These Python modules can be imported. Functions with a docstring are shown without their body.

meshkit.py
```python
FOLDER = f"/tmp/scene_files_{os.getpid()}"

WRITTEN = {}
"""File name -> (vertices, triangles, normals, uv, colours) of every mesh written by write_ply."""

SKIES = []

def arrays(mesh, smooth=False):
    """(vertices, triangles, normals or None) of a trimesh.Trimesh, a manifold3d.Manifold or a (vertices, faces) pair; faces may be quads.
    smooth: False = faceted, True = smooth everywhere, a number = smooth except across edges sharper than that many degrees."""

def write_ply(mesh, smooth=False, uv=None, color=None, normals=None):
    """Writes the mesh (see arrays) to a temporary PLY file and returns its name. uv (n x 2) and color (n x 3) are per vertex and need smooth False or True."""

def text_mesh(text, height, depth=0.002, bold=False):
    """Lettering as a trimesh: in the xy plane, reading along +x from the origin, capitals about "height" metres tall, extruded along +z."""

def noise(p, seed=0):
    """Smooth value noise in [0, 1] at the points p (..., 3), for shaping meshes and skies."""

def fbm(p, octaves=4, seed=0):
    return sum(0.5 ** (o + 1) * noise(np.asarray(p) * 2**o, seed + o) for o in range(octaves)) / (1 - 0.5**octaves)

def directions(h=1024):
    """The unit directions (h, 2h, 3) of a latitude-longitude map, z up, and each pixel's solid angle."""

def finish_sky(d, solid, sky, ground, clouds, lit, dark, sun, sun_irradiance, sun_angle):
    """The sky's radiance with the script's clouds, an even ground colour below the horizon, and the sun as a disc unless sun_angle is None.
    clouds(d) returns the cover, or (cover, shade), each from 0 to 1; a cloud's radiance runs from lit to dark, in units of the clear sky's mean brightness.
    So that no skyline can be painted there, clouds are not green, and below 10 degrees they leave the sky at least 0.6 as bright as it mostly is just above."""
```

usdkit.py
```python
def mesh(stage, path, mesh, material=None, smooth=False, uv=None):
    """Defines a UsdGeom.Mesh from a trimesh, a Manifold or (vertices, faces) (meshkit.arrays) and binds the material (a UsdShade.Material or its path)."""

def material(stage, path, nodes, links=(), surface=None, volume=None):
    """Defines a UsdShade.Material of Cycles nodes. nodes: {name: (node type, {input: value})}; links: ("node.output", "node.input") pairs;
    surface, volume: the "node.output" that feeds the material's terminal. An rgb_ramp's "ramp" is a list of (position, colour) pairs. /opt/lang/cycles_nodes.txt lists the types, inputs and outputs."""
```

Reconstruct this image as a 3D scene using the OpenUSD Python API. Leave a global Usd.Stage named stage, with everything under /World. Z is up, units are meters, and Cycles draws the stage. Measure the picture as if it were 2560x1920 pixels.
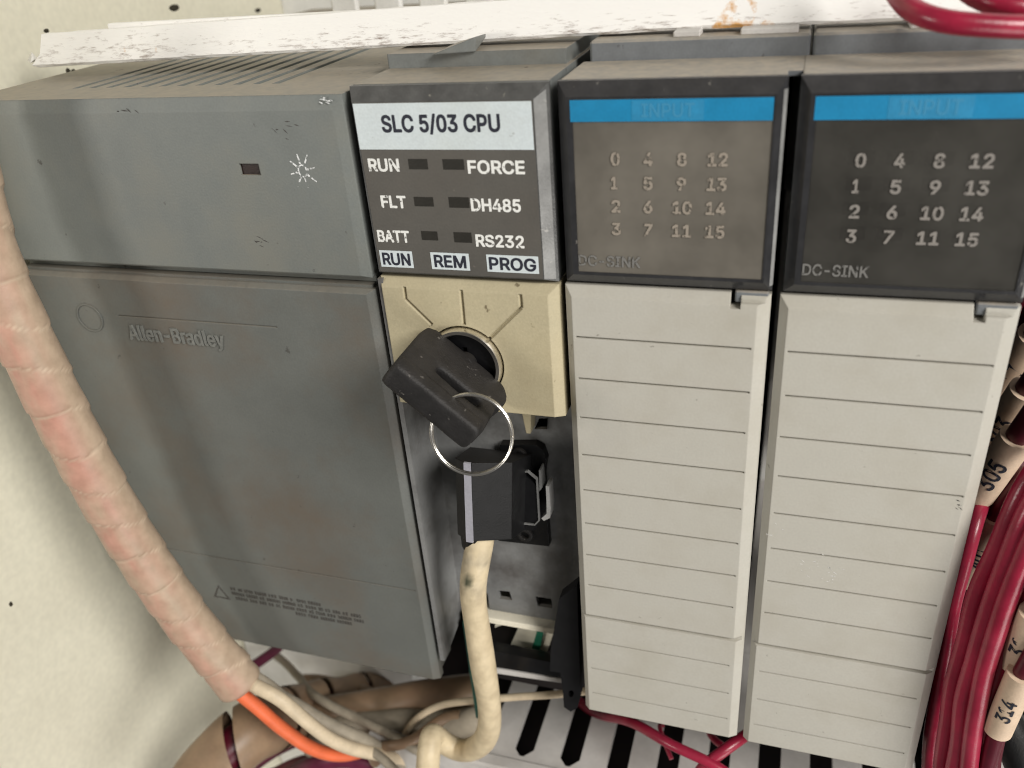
import math, random
import numpy as np, trimesh, usdkit, meshkit
import manifold3d as m3
from scipy.interpolate import CubicSpline
from shapely.geometry import Polygon
from shapely.ops import unary_union
from pxr import Usd, UsdGeom, UsdLux, UsdShade, Gf, Sdf, Vt

random.seed(7); np.random.seed(7)
stage = Usd.Stage.CreateInMemory()
UsdGeom.SetStageUpAxis(stage, 'Z'); UsdGeom.SetStageMetersPerUnit(stage, 1.0)
UsdGeom.Xform.Define(stage, '/World'); UsdGeom.Scope.Define(stage, '/World/Looks')
MM = 0.001      # everything below is written in millimetres: x right along the rack, y into the cabinet, z up

# ------------------------------------------------------------------ camera
def _rot(r):
    a = np.linalg.norm(r); k = r / a
    K = np.array([[0, -k[2], k[1]], [k[2], 0, -k[0]], [-k[1], k[0], 0]])
    return np.eye(3) + math.sin(a) * K + (1 - math.cos(a)) * K @ K
CAM_R = _rot(np.array([0.52, 0.317, 0.004])) @ np.array([[1, 0, 0], [0, 0, -1], [0, 1, 0.]])    # rows: right, down, forward
CAM_C, CAM_F = np.array([33.94, -128.36, 66.01]), 2132.0                                     # mm, focal length in pixels of 2560
cam = UsdGeom.Camera.Define(stage, '/World/camera')
cam.CreateHorizontalApertureAttr(36.0); cam.CreateVerticalApertureAttr(27.0)
cam.CreateFocalLengthAttr(CAM_F / 2560 * 36.0)
cam.CreateClippingRangeAttr(Gf.Vec2f(0.005, 50))
cam.CreateFStopAttr(19.0); cam.CreateFocusDistanceAttr(0.160)
cam.CreateExposureAttr(0.0)
M = np.eye(4); M[0, :3], M[1, :3], M[2, :3], M[3, :3] = CAM_R[0], -CAM_R[1], -CAM_R[2], CAM_C * MM
cam.AddTransformOp().Set(Gf.Matrix4d(*M.ravel().tolist()))

# ------------------------------------------------------------------ light: dim room, a lamp high on the right, a weaker one on the left, an added low fill
def rect_light(name, pos, target, w, h, intensity, color):
    pos, target = np.array(pos, float) * MM, np.array(target, float) * MM
    z = pos - target; z /= np.linalg.norm(z)
    x = np.cross([0, 0, 1.0], z); x /= np.linalg.norm(x); y = np.cross(z, x)
    L = UsdLux.RectLight.Define(stage, '/World/' + name)
    L.CreateWidthAttr(w); L.CreateHeightAttr(h); L.CreateIntensityAttr(intensity); L.CreateColorAttr(Gf.Vec3f(*color))
    m = np.eye(4); m[0, :3], m[1, :3], m[2, :3], m[3, :3] = x, y, z, pos
    L.AddTransformOp().Set(Gf.Matrix4d(*m.ravel().tolist()))
    return L
rect_light('work_lamp', (640, -430, 460), (0, 0, -20), 0.34, 0.34, 25.0, (1.0, 0.97, 0.92))
rect_light('left_lamp', (-330, -335, 62), (-80, 0, 0), 0.09, 0.09, 24.0, (1.0, 0.96, 0.88))
rect_light('front_fill', (330, -330, -290), (-100, 0, -90), 0.3, 0.3, 4.4, (1.0, 0.97, 0.92))  # unseen fill added to brighten the lower wall
dome = UsdLux.DomeLight.Define(stage, '/World/room_light')
dome.CreateIntensityAttr(0.035); dome.CreateColorAttr(Gf.Vec3f(1.0, 0.98, 0.95))

# ------------------------------------------------------------------ helpers
def at(u, v, y):                          # the point of the depth plane y that stands at a pixel of the 2560 px photograph
    d = CAM_R.T @ np.array([(u - 1280) / CAM_F, (v - 960) / CAM_F, 1])
    return CAM_C + d * (y - CAM_C[1]) / d[1]
USED = {}
def numbered(path):
    n = USED.get(path, -1) + 1; USED[path] = n
    return path if n == 0 else f'{path}_{n:03d}'
def tag(p, label=None, cat=None, group=None, kind=None):
    p = p.GetPrim() if hasattr(p, 'GetPrim') else p
    for k, v in (('label', label), ('category', cat), ('group', group), ('kind', kind)):
        if v: p.SetCustomDataByKey(k, v)
    return p
BASE = {}
def thing(name, label, cat, loc, group=None):
    path = numbered('/World/' + name)
    x = UsdGeom.Xform.Define(stage, path); x.AddTranslateOp().Set(Gf.Vec3d(*(float(c) * MM for c in loc)))
    BASE[path] = np.array(loc, float)
    tag(x, label, cat, group); return path
def part(parent, name, mesh, mat, smooth=False, tint=None, label=None, kind=None):
    """mesh: trimesh, Manifold, (v, f) in mm and world coordinates; parent: a path or None for top level"""
    v, f, _ = meshkit.arrays(mesh)
    root = None
    if parent: root = '/'.join(parent.split('/')[:3])
    v = (v - (BASE[root] if root else 0)) * MM
    path = numbered((parent or '/World') + '/' + name)
    if tint is not None:
        m = usdkit.mesh(stage, path, (v, f), mat, smooth=True)
        pv = UsdGeom.PrimvarsAPI(m).CreatePrimvar('tint', Sdf.ValueTypeNames.Color3fArray, 'vertex')
        pv.Set(Vt.Vec3fArray.FromNumpy(np.asarray(tint, np.float32)))
    else:
        m = usdkit.mesh(stage, path, trimesh.Trimesh(v, f, process=False) if smooth is not False else (v, f), mat, smooth=smooth)
    tag(m, label, None, None, kind)
    return path
def single(name, mesh, mat, label=None, cat=None, group=None, kind=None, smooth=False):
    p = part(None, name, mesh, mat, smooth); tag(stage.GetPrimAtPath(p), label, cat, group, kind); return p
def box(x0, x1, y0, y1, z0, z1):
    return m3.Manifold.cube([x1 - x0, y1 - y0, z1 - z0]).translate([x0, y0, z0])
def hull(pts): return m3.Manifold.hull_points(np.asarray(pts, float))
def cbox(x0, x1, y0, y1, z0, z1, c=0.4):
    p = []
    for sx, x in ((1, x0), (-1, x1)):
        for sy, y in ((1, y0), (-1, y1)):
            for sz, z in ((1, z0), (-1, z1)):
                p += [(x + sx * c, y + sy * c, z), (x + sx * c, y, z + sz * c), (x, y + sy * c, z + sz * c)]
    return hull(p)
def slab(x0, x1, z0, z1, yf, yb, l, r, t, b, d):
    """outline x0..x1, z0..z1; its front face at yf is inset by l, r, t, b; the chamfers run back by d"""
    p = [(x, yf, z) for x in (x0 + l, x1 - r) for z in (z0 + b, z1 - t)]
    p += [(x, y, z) for x in (x0, x1) for z in (z0, z1) for y in (yf + d, yb)]
    return hull(p)
def extr(poly_xz, y0, y1):                # an outline in the x-z plane, from y0 back to y1
    m = trimesh.creation.extrude_polygon(poly_xz if isinstance(poly_xz, Polygon) else Polygon(poly_xz), y1 - y0, engine='earcut')
    v = m.vertices; m.vertices = np.c_[v[:, 0], y1 - v[:, 2], v[:, 1]]
    return m
def text(s, x0, z0, h, y, width=None, slant=0.0, depth=0.06, bold=True, fat=0.0):
    m = meshkit.text_mesh(s, h, depth, bold=bold)
    v = m.vertices.copy()
    v[:, 0] -= v[:, 0].min()
    if width: v[:, 0] *= width / v[:, 0].max()
    if fat:                               # heavier strokes
        top = v[m.faces[np.all(v[m.faces][:, :, 2] > depth * 0.99, axis=1)]][:, :, :2]
        g = unary_union([Polygon(t).buffer(1e-4) for t in top]).buffer(fat, join_style=2).simplify(h * 0.008)
        m = trimesh.util.concatenate([trimesh.creation.extrude_polygon(q, depth, engine='earcut') for q in getattr(g, 'geoms', [g])]); v = m.vertices
    m.vertices = np.c_[x0 + v[:, 0] + slant * v[:, 1], y - v[:, 2], z0 + v[:, 1]]
    return m
def spline(pts, step=1.2):
    pts = np.asarray(pts, float)
    t = np.r_[0, np.cumsum(np.linalg.norm(np.diff(pts, axis=0), axis=1))]
    n = max(8, int(t[-1] / step))
    return CubicSpline(t, pts)(np.linspace(0, t[-1], n)) if len(pts) > 2 else np.linspace(pts[0], pts[1], n)
def frames(P):
    T = np.gradient(P, axis=0); T /= np.linalg.norm(T, axis=1)[:, None]
    up = np.array([0.13, -1, 0.21]); N = np.zeros_like(P)
    n = up - T[0] * (up @ T[0]); n /= np.linalg.norm(n)
    for i in range(len(P)):
        n = n - T[i] * (n @ T[i]); n /= np.linalg.norm(n); N[i] = n
    return T, N, np.cross(T, N)
def tube(pts, r, n=12, step=1.2, rfun=None, cap=True, smooth_in=True):
    P = spline(pts, step) if smooth_in else np.asarray(pts, float)
    T, N, Bn = frames(P)
    S = np.r_[0, np.cumsum(np.linalg.norm(np.diff(P, axis=0), axis=1))]
    th = np.arange(n) / n * 2 * math.pi
    TH, SS = np.meshgrid(th, S)
    R = np.broadcast_to(r, SS.shape) if rfun is None else rfun(SS, TH, S[-1])
    V = P[:, None] + R[..., None] * (np.cos(TH)[..., None] * N[:, None] + np.sin(TH)[..., None] * Bn[:, None])
    V = V.reshape(-1, 3); f = []
    m = len(P)
    i, j = np.meshgrid(np.arange(m - 1), np.arange(n), indexing='ij')
    a, b, c, d = i * n + j, i * n + (j + 1) % n, (i + 1) * n + (j + 1) % n, (i + 1) * n + j
    f = np.concatenate([np.stack([a, c, b], -1).reshape(-1, 3), np.stack([a, d, c], -1).reshape(-1, 3)])
    if cap:
        V = np.vstack([V, P[0], P[-1]]); k = len(V) - 2; jj = np.arange(n)
        f = np.vstack([f, np.c_[np.full(n, k), jj, (jj + 1) % n], np.c_[np.full(n, k + 1), (m - 1) * n + (jj + 1) % n, (m - 1) * n + jj]])
    return V, f, SS, TH
def wire(name, pts, r, mat, label, group=None, cat='wire', n=12, step=1.2, wob=0.35):
    P = spline(pts, step); sd = int(abs(P[0] @ [3.1, 7.7, 1.3])) % 97
    P = P + wob * 2 * np.stack([meshkit.noise(P * 0.09 + 10 * k, sd + k) - 0.5 for k in range(3)], -1)
    V, f, _, _ = tube(P, r, n, step, smooth_in=False)
    return single(name, trimesh.Trimesh(V, f, process=False), mat, label, cat, group, smooth=50)
def px(*uvy): return [at(*p) for p in uvy]

# ------------------------------------------------------------------ materials
def mat(name, base, rough=0.5, var=0.12, scale=300, dust=0.0, dust_color=(0.30, 0.25, 0.19), spots=0.0, spot_color=(0.05, 0.045, 0.04), spot_scale=350,
        bump=0.15, bump_scale=2500, metallic=0.0, grain=0.05, spec=0.4, stretch=(1, 1, 1), trans=0.0, coat=0.0, stain=0.0, stain_color=(0.2, 0.17, 0.12), stain_scale=45, edge=0.0):
    base = np.array(base, float)
    n = {'g': ('geometry', {}), 'map': ('mapping', {'scale': stretch}),
         'n1': ('noise_texture', {'scale': scale, 'detail': 5.0, 'roughness': 0.6}),
         'r1': ('rgb_ramp', {'ramp': [(0.25, base * (1 - var)), (0.5, base), (0.75, np.minimum(base * (1 + var), 0.95))]}),
         'n2': ('noise_texture', {'scale': bump_scale, 'detail': 3.0}),
         'gr': ('rgb_ramp', {'ramp': [(0.3, (1 - grain,) * 3), (0.7, (1 + grain,) * 3)]}),
         'gm': ('mix', {'mix_type': 'multiply', 'fac': 1.0}),
         'bp': ('bump', {'strength': bump, 'distance': 0.0002}),
         'p': ('principled_bsdf', {'roughness': rough, 'metallic': metallic, 'specular_ior_level': spec, 'transmission_weight': trans, 'coat_weight': coat})}
    l = [('g.position', 'map.vector'), ('map.vector', 'n1.vector'), ('n1.fac', 'r1.fac'), ('g.position', 'n2.vector'), ('n2.fac', 'gr.fac'),
         ('r1.color', 'gm.color1'), ('gr.color', 'gm.color2'), ('n2.fac', 'bp.height'), ('bp.normal', 'p.normal')]
    out = 'gm.color'
    if edge:
        n['bv'] = ('bevel', {'radius': edge * MM, 'samples': 4}); l.append(('bv.bevel', 'bp.normal'))
    def layer(tag_, color, fac_link, extra_nodes, extra_links):
        nonlocal out
        n.update(extra_nodes); l.extend(extra_links)
        n[tag_] = ('mix', {'mix_type': 'mix', 'color2': color})
        l.extend([(fac_link, tag_ + '.fac'), (out, tag_ + '.color1')]); out = tag_ + '.color'
    if stain:
        layer('stm', stain_color, 'str.color', {'stn': ('noise_texture', {'scale': stain_scale, 'detail': 6.0, 'roughness': 0.65}),
              'str': ('rgb_ramp', {'ramp': [(0.45, (0, 0, 0)), (0.75, (stain,) * 3)]})}, [('g.position', 'stn.vector'), ('stn.fac', 'str.fac')])
    if dust:
        layer('dm', dust_color, 'dk.value', {'dx': ('separate_xyz', {}), 'dr': ('map_range', {'from_min': 0.25, 'from_max': 0.95, 'to_min': 0.0, 'to_max': dust, 'clamp': True}),
              'dn': ('noise_texture', {'scale': 500.0, 'detail': 6.0, 'roughness': 0.7}), 'd2': ('map_range', {'from_min': 0.3, 'from_max': 0.62, 'to_min': 0.45, 'to_max': 1.0, 'clamp': True}),
              'dk': ('math', {'math_type': 'multiply'})},
              [('g.true_normal', 'dx.vector'), ('dx.z', 'dr.value'), ('g.position', 'dn.vector'), ('dn.fac', 'd2.value'), ('dr.result', 'dk.value1'), ('d2.result', 'dk.value2')])
    if spots:
        layer('sm', spot_color, 'sr.color', {'sn': ('noise_texture', {'scale': spot_scale, 'detail': 4.0, 'roughness': 0.55}),
              'sr': ('rgb_ramp', {'ramp': [(0.70 - 0.06 * spots, (0, 0, 0)), (0.75 - 0.06 * spots, (min(1, 0.5 + spots),) * 3)]})}, [('map.vector', 'sn.vector'), ('sn.fac', 'sr.fac')])
    l.append((out, 'p.base_color'))
    return usdkit.material(stage, '/World/Looks/' + name, n, l, surface='p.BSDF')

DUST = (0.32, 0.275, 0.215)
GREY = mat('grey_plastic', (0.168, 0.181, 0.172), 0.5, edge=0.35, dust=0.9, dust_color=DUST, stain=0.45, stain_color=(0.19, 0.17, 0.125), spots=0.25, var=0.1, scale=90)
GREY_LOW = mat('grey_door_plastic', (0.128, 0.134, 0.124), 0.48, edge=0.35, dust=0.35, dust_color=DUST, stain=0.75, stain_color=(0.135, 0.098, 0.068), stain_scale=28, spots=0.15, var=0.1, scale=70)
MODULE = mat('module_plastic', (0.16, 0.17, 0.18), 0.5, edge=0.35, dust=0.95, dust_color=(0.40, 0.35, 0.28), var=0.15, spots=0.3)
CPU_BODY = mat('cpu_plastic', (0.16, 0.17, 0.165), 0.5, edge=0.35, dust=0.95, dust_color=DUST, var=0.15, spots=0.35, stain=0.4)
EMBOSS = mat('worn_glint_embossing', (0.165, 0.168, 0.155), 0.36, var=0.25, scale=900)  # lighter for worn edges, with the glint put into the colour
SHELL = mat('shaded_black_shell', (0.012, 0.012, 0.013), 0.85, spec=0.1)  # near-black: shade between modules put into the colour; hinge arm truly black
DOOR = mat('door_plastic', (0.475, 0.457, 0.405), 0.48, edge=0.35, var=0.035, scale=60, dust=0.1, spots=0.12, spot_color=(0.2, 0.18, 0.15), spot_scale=420, bump=0.10, bump_scale=2200, grain=0.03, stain=0.7, stain_color=(0.39, 0.365, 0.305), stain_scale=60)
BEIGE = mat('beige_plastic', (0.46, 0.405, 0.27), 0.5, edge=0.35, var=0.08, scale=120, spots=0.3, spot_color=(0.12, 0.09, 0.05), stain=0.5, stain_color=(0.40, 0.33, 0.20), dust=0.15)
BLACK = mat('black_plastic', (0.009, 0.009, 0.0095), 0.45, edge=0.35, var=0.3, bump=0.3, dust=0.04, spec=0.25)
BLACK_DUSTY = mat('key_plastic', (0.017, 0.016, 0.016), 0.55, var=0.4, edge=0.5, bump=0.5, dust=0.05, spec=0.3, spots=0.35, spot_color=(0.12, 0.11, 0.10), spot_scale=700)
GLOSS = mat('gloss_black', (0.008, 0.008, 0.009), 0.22, var=0.2, bump=0.12)
DARK = mat('cavity_shade', (0.010, 0.006, 0.006), 0.7)  # near-black colour carries the shade of deep gaps
CPU_RIM = mat('clear_lens_rim', (0.085, 0.085, 0.083), 0.25, var=0.35, dust=0.2, dust_color=(0.13, 0.12, 0.11), spots=0.4, spot_color=(0.24, 0.23, 0.2), spot_scale=500, bump=0.2)
EDGE = mat('pale_lit_edge', (0.22, 0.22, 0.215), 0.25, var=0.35, scale=150, spots=0.4, spot_color=(0.36, 0.35, 0.33), spot_scale=500)  # pale tone puts lit bevels and edge reflections into the colour
LENS_FRAME = mat('smoked_lens_rim', (0.03, 0.03, 0.032), 0.22, var=0.3, dust=0.35, dust_color=(0.13, 0.12, 0.11), spots=0.3, spot_color=(0.2, 0.19, 0.17), spot_scale=500, bump=0.2)
CARD = mat('smoked_face', (0.098, 0.092, 0.082), 0.45, var=0.18, scale=60, stain=0.6, stain_color=(0.115, 0.10, 0.085), spots=0.15, spot_color=(0.17, 0.15, 0.13), spot_scale=600)  # brown stain layer stands in for soft lens glare
LED = mat('unlit_indicator', (0.024, 0.022, 0.018), 0.4, var=0.2)
LED_RED = mat('unlit_red_indicator', (0.022, 0.012, 0.010), 0.4, var=0.2)
BLUE = mat('blue_stripe_print', (0.012, 0.215, 0.42), 0.4, var=0.12, scale=200, stain=0.5, stain_color=(0.02, 0.2, 0.36))
BLUE_FADE = mat('faded_stripe_print', (0.022, 0.225, 0.42), 0.5, var=0.15)
LABEL = mat('white_label_print', (0.60, 0.66, 0.68), 0.5, var=0.05, scale=150, stain=0.35, stain_color=(0.52, 0.54, 0.47), spots=0.2, spot_color=(0.3, 0.3, 0.28), spot_scale=500)
INK = mat('dark_ink', (0.02, 0.022, 0.035), 0.6, spots=0.2, spot_color=(0.12, 0.12, 0.13), spot_scale=900)
METAL = mat('nickel_steel', (0.80, 0.77, 0.72), 0.24, metallic=1.0, var=0.1, bump=0.05)
WHITE_PAINT = usdkit.material(stage, '/World/Looks/scuffed_white_paint', {
    'g': ('geometry', {}), 'map': ('mapping', {'scale': (0.22, 1, 1)}), 'big': ('noise_texture', {'scale': 90.0, 'detail': 2.0}),
    'fine': ('noise_texture', {'scale': 1500.0, 'detail': 6.0, 'roughness': 0.7}), 'sx': ('separate_xyz', {}),
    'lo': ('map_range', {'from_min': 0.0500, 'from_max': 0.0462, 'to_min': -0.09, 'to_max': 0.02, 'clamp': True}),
    'a': ('math', {'math_type': 'multiply_add', 'value2': 0.42}), 'b': ('math', {'math_type': 'add'}),
    'r': ('rgb_ramp', {'ramp': [(0.76, (0, 0, 0)), (0.98, (1, 1, 1))]}),
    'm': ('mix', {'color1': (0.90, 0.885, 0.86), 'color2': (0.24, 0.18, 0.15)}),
    'rx': ('map_range', {'from_min': 0.0, 'from_max': 0.0085, 'to_min': 0.34, 'to_max': 0.0, 'clamp': True}), 'dx': ('math', {'math_type': 'subtract', 'value2': 0.0225}), 'ax': ('math', {'math_type': 'absolute'}),
    'rn': ('noise_texture', {'scale': 420.0, 'detail': 5.0}), 'rb': ('math', {'math_type': 'add'}), 'rb2': ('math', {'math_type': 'add'}), 'rr': ('rgb_ramp', {'ramp': [(0.72, (0, 0, 0)), (0.86, (1, 1, 1))]}),
    'm2': ('mix', {'color2': (0.66, 0.36, 0.13)}), 'bp': ('bump', {'strength': 0.35, 'distance': 0.0003}),
    'p': ('principled_bsdf', {'roughness': 0.5})},
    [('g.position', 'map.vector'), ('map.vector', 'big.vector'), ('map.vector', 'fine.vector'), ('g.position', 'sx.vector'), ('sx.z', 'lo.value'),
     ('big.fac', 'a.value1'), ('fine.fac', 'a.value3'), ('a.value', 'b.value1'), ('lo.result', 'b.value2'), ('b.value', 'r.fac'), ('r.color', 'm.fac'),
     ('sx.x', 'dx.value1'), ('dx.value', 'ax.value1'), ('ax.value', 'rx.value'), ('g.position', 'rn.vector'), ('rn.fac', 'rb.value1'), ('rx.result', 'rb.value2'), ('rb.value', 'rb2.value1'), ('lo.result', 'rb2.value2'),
     ('rb2.value', 'rr.fac'), ('m.color', 'm2.color1'), ('rr.color', 'm2.fac'), ('m2.color', 'p.base_color'), ('fine.fac', 'bp.height'), ('bp.normal', 'p.normal')], surface='p.BSDF')
ZINC = mat('zinc_plate', (0.85, 0.84, 0.82), 0.45, metallic=0.6, var=0.08)
RUST = mat('rust_stain', (0.75, 0.50, 0.24), 0.7, var=0.4, scale=700)
WALL = mat('cream_wall_paint', (0.74, 0.71, 0.575), 0.42, var=0.05, scale=25, stain=0.35, stain_color=(0.55, 0.51, 0.40), stain_scale=18, bump=0.1, bump_scale=600)
SOOT = mat('dirt_speck', (0.03, 0.025, 0.015), 0.8)
PANEL = mat('white_panel_paint', (0.80, 0.79, 0.76), 0.5, var=0.05, stain=0.2)
DUCT = mat('grey_white_duct', (0.55, 0.53, 0.51), 0.5, var=0.08, dust=0.25, dust_color=(0.45, 0.42, 0.38), stain=0.4, stain_color=(0.42, 0.38, 0.33))
CREAM_WIRE = mat('cream_wire_jacket', (0.62, 0.51, 0.36), 0.5, var=0.15)
GREY_WIRE = mat('dusty_grey_wire', (0.30, 0.26, 0.20), 0.6, var=0.2)
ORANGE = mat('orange_wire_jacket', (0.80, 0.16, 0.06), 0.45, var=0.12, scale=250, stain=0.3, stain_color=(0.6, 0.2, 0.1))
RED = mat('red_wire_jacket', (0.30, 0.013, 0.04), 0.28, var=0.35, scale=120, bump=0.15, stain=0.4, stain_color=(0.40, 0.06, 0.10), spec=0.5)
RED_DARK = mat('shaded_red_wire_jacket', (0.09, 0.006, 0.016), 0.35, var=0.2)  # red wires in shade: the darkening is put into the colour
PURPLE = mat('maroon_wire_jacket', (0.13, 0.02, 0.05), 0.4, var=0.2)
MARKER = mat('wire_marker_sleeve', (0.68, 0.52, 0.38), 0.5, var=0.1)
GREEN = mat('green_circuit_board', (0.015, 0.06, 0.045), 0.4, var=0.3)
GREEN_LIGHT = mat('green_connector', (0.03, 0.20, 0.12), 0.35, var=0.3)
CREAM_PART = mat('cream_connector', (0.85, 0.80, 0.66), 0.4, var=0.06, stain=0.2, stain_color=(0.6, 0.5, 0.35))
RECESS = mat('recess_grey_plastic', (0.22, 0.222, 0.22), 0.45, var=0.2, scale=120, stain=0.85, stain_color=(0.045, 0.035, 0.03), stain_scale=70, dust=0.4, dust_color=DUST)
WRAP_BROWN = mat('brown_spiral_wrap', (0.25, 0.17, 0.105), 0.4, var=0.3, scale=100, stain=0.5, stain_color=(0.24, 0.13, 0.09))

def print_mat(name, color, keep):         # worn print: paint with holes rubbed into it
    return usdkit.material(stage, '/World/Looks/' + name, {
        'g': ('geometry', {}), 'n': ('noise_texture', {'scale': 1500.0, 'detail': 3.0}),
        'r': ('rgb_ramp', {'ramp': [(keep, (0, 0, 0)), (keep + 0.1, (1, 1, 1))]}),
        'p': ('principled_bsdf', {'base_color': color, 'roughness': 0.6}), 't': ('transparent_bsdf', {}), 'm': ('mix_closure', {})},
        [('g.position', 'n.vector'), ('n.fac', 'r.fac'), ('t.BSDF', 'm.closure1'), ('p.BSDF', 'm.closure2'), ('r.color', 'm.fac')], surface='m.closure')
PRINT = print_mat('worn_white_print', (0.78, 0.78, 0.75), 0.30)
PRINT_GREY = print_mat('faded_grey_print', (0.235, 0.215, 0.195), 0.33)
PRINT_FAINT = print_mat('faint_brown_print', (0.29, 0.25, 0.205), 0.37)
SMEAR = print_mat('pale_smear', (0.62, 0.61, 0.58), 0.45)
PRINT_SINK = print_mat('grey_word_print', (0.17, 0.165, 0.155), 0.34)
INPUT_PRINT = print_mat('rubbed_title_print', (0.034, 0.235, 0.41), 0.12)
SCRATCH = print_mat('scratched_mark', (0.75, 0.76, 0.76), 0.44)
WARN = print_mat('worn_dark_print', (0.06, 0.055, 0.05), 0.36)

def lens_mat(name, dust, dust_color, scale, tint):
    return usdkit.material(stage, '/World/Looks/' + name, {
        'g': ('geometry', {}), 'n': ('noise_texture', {'scale': scale, 'detail': 5.0, 'roughness': 0.6}),
        'r': ('map_range', {'from_min': 0.3, 'from_max': 0.7, 'to_min': dust * 0.55, 'to_max': min(1, dust * 1.45), 'clamp': True}),
        'n2': ('noise_texture', {'scale': 1800.0, 'detail': 4.0}), 'bp': ('bump', {'strength': 0.25, 'distance': 0.0001}),
        'd': ('diffuse_bsdf', {'color': dust_color}), 't': ('transparent_bsdf', {'color': tint}), 'm': ('mix_closure', {}),
        'gl': ('glossy_bsdf', {'roughness': 0.18}), 'fr': ('fresnel', {'IOR': 1.35}), 'm2': ('mix_closure', {})},
        [('g.position', 'n.vector'), ('n.fac', 'r.value'), ('g.position', 'n2.vector'), ('n2.fac', 'bp.height'), ('bp.normal', 'gl.normal'), ('bp.normal', 'fr.normal'),
         ('r.result', 'm.fac'), ('t.BSDF', 'm.closure1'), ('d.BSDF', 'm.closure2'), ('fr.fac', 'm2.fac'), ('m.closure', 'm2.closure1'), ('gl.BSDF', 'm2.closure2')], surface='m2.closure')
LENS_1 = lens_mat('dusty_glare_lens', 0.46, (0.29, 0.265, 0.225), 40, (0.86, 0.85, 0.83))  # part dust, part greyish brown glare put into the haze colour
LENS_2 = lens_mat('smoked_lens', 0.2, (0.20, 0.19, 0.17), 60, (0.84, 0.84, 0.82))
def tint_mat(name, rough=0.45, bump=0.3):
    return usdkit.material(stage, '/World/Looks/' + name, {
        'a': ('attribute', {'attribute': 'tint'}), 'g': ('geometry', {}), 'n': ('noise_texture', {'scale': 350.0, 'detail': 5.0}),
        'r': ('rgb_ramp', {'ramp': [(0.3, (0.85, 0.84, 0.82)), (0.7, (1.08, 1.08, 1.08))]}), 'm': ('mix', {'mix_type': 'multiply', 'fac': 1.0}),
        'n2': ('noise_texture', {'scale': 900.0, 'detail': 4.0}), 'bp': ('bump', {'strength': bump, 'distance': 0.0003}),
        'p': ('principled_bsdf', {'roughness': rough, 'specular_ior_level': 0.4})},
        [('a.color', 'm.color1'), ('g.position', 'n.vector'), ('n.fac', 'r.fac'), ('r.color', 'm.color2'), ('m.color', 'p.base_color'),
         ('g.position', 'n2.vector'), ('n2.fac', 'bp.height'), ('bp.normal', 'p.normal')], surface='p.BSDF')
WRAP = tint_mat('translucent_spiral_wrap')
CABLE_TINT = tint_mat('grimy_cable_jacket', 0.5, 0.4)

# ------------------------------------------------------------------ the setting: cabinet wall and back panel
single('cabinet_wall', box(-141, -138, -41, 165, -600, 330), WALL, kind='structure')
single('back_panel', box(-137.8, 330, 150, 156, -600, 330), PANEL, kind='structure')
rs = np.random.RandomState(3)
def speck(name, u, v, a, b, label):
    d = CAM_R.T @ np.array([(u - 1280) / CAM_F, (v - 960) / CAM_F, 1]); P = CAM_C + d * (-138 - CAM_C[0]) / d[0]
    th = np.linspace(0, 2 * math.pi, 11)[:-1]; rr = 1 + 0.3 * rs.rand(10)
    pts = [(-138.0 + h, P[1] + s * a * r * math.cos(t), P[2] + s * b * r * math.sin(t)) for h, s in ((-0.05, 0.8), (0.3, 0.45)) for t, r in zip(th, rr)]
    single(name, hull(pts), SOOT, label, 'dirt speck')
speck('dirt_speck', 436, 20, 2.6, 1.15, 'large black dirt speck on the cream wall above the white strip')
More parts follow.
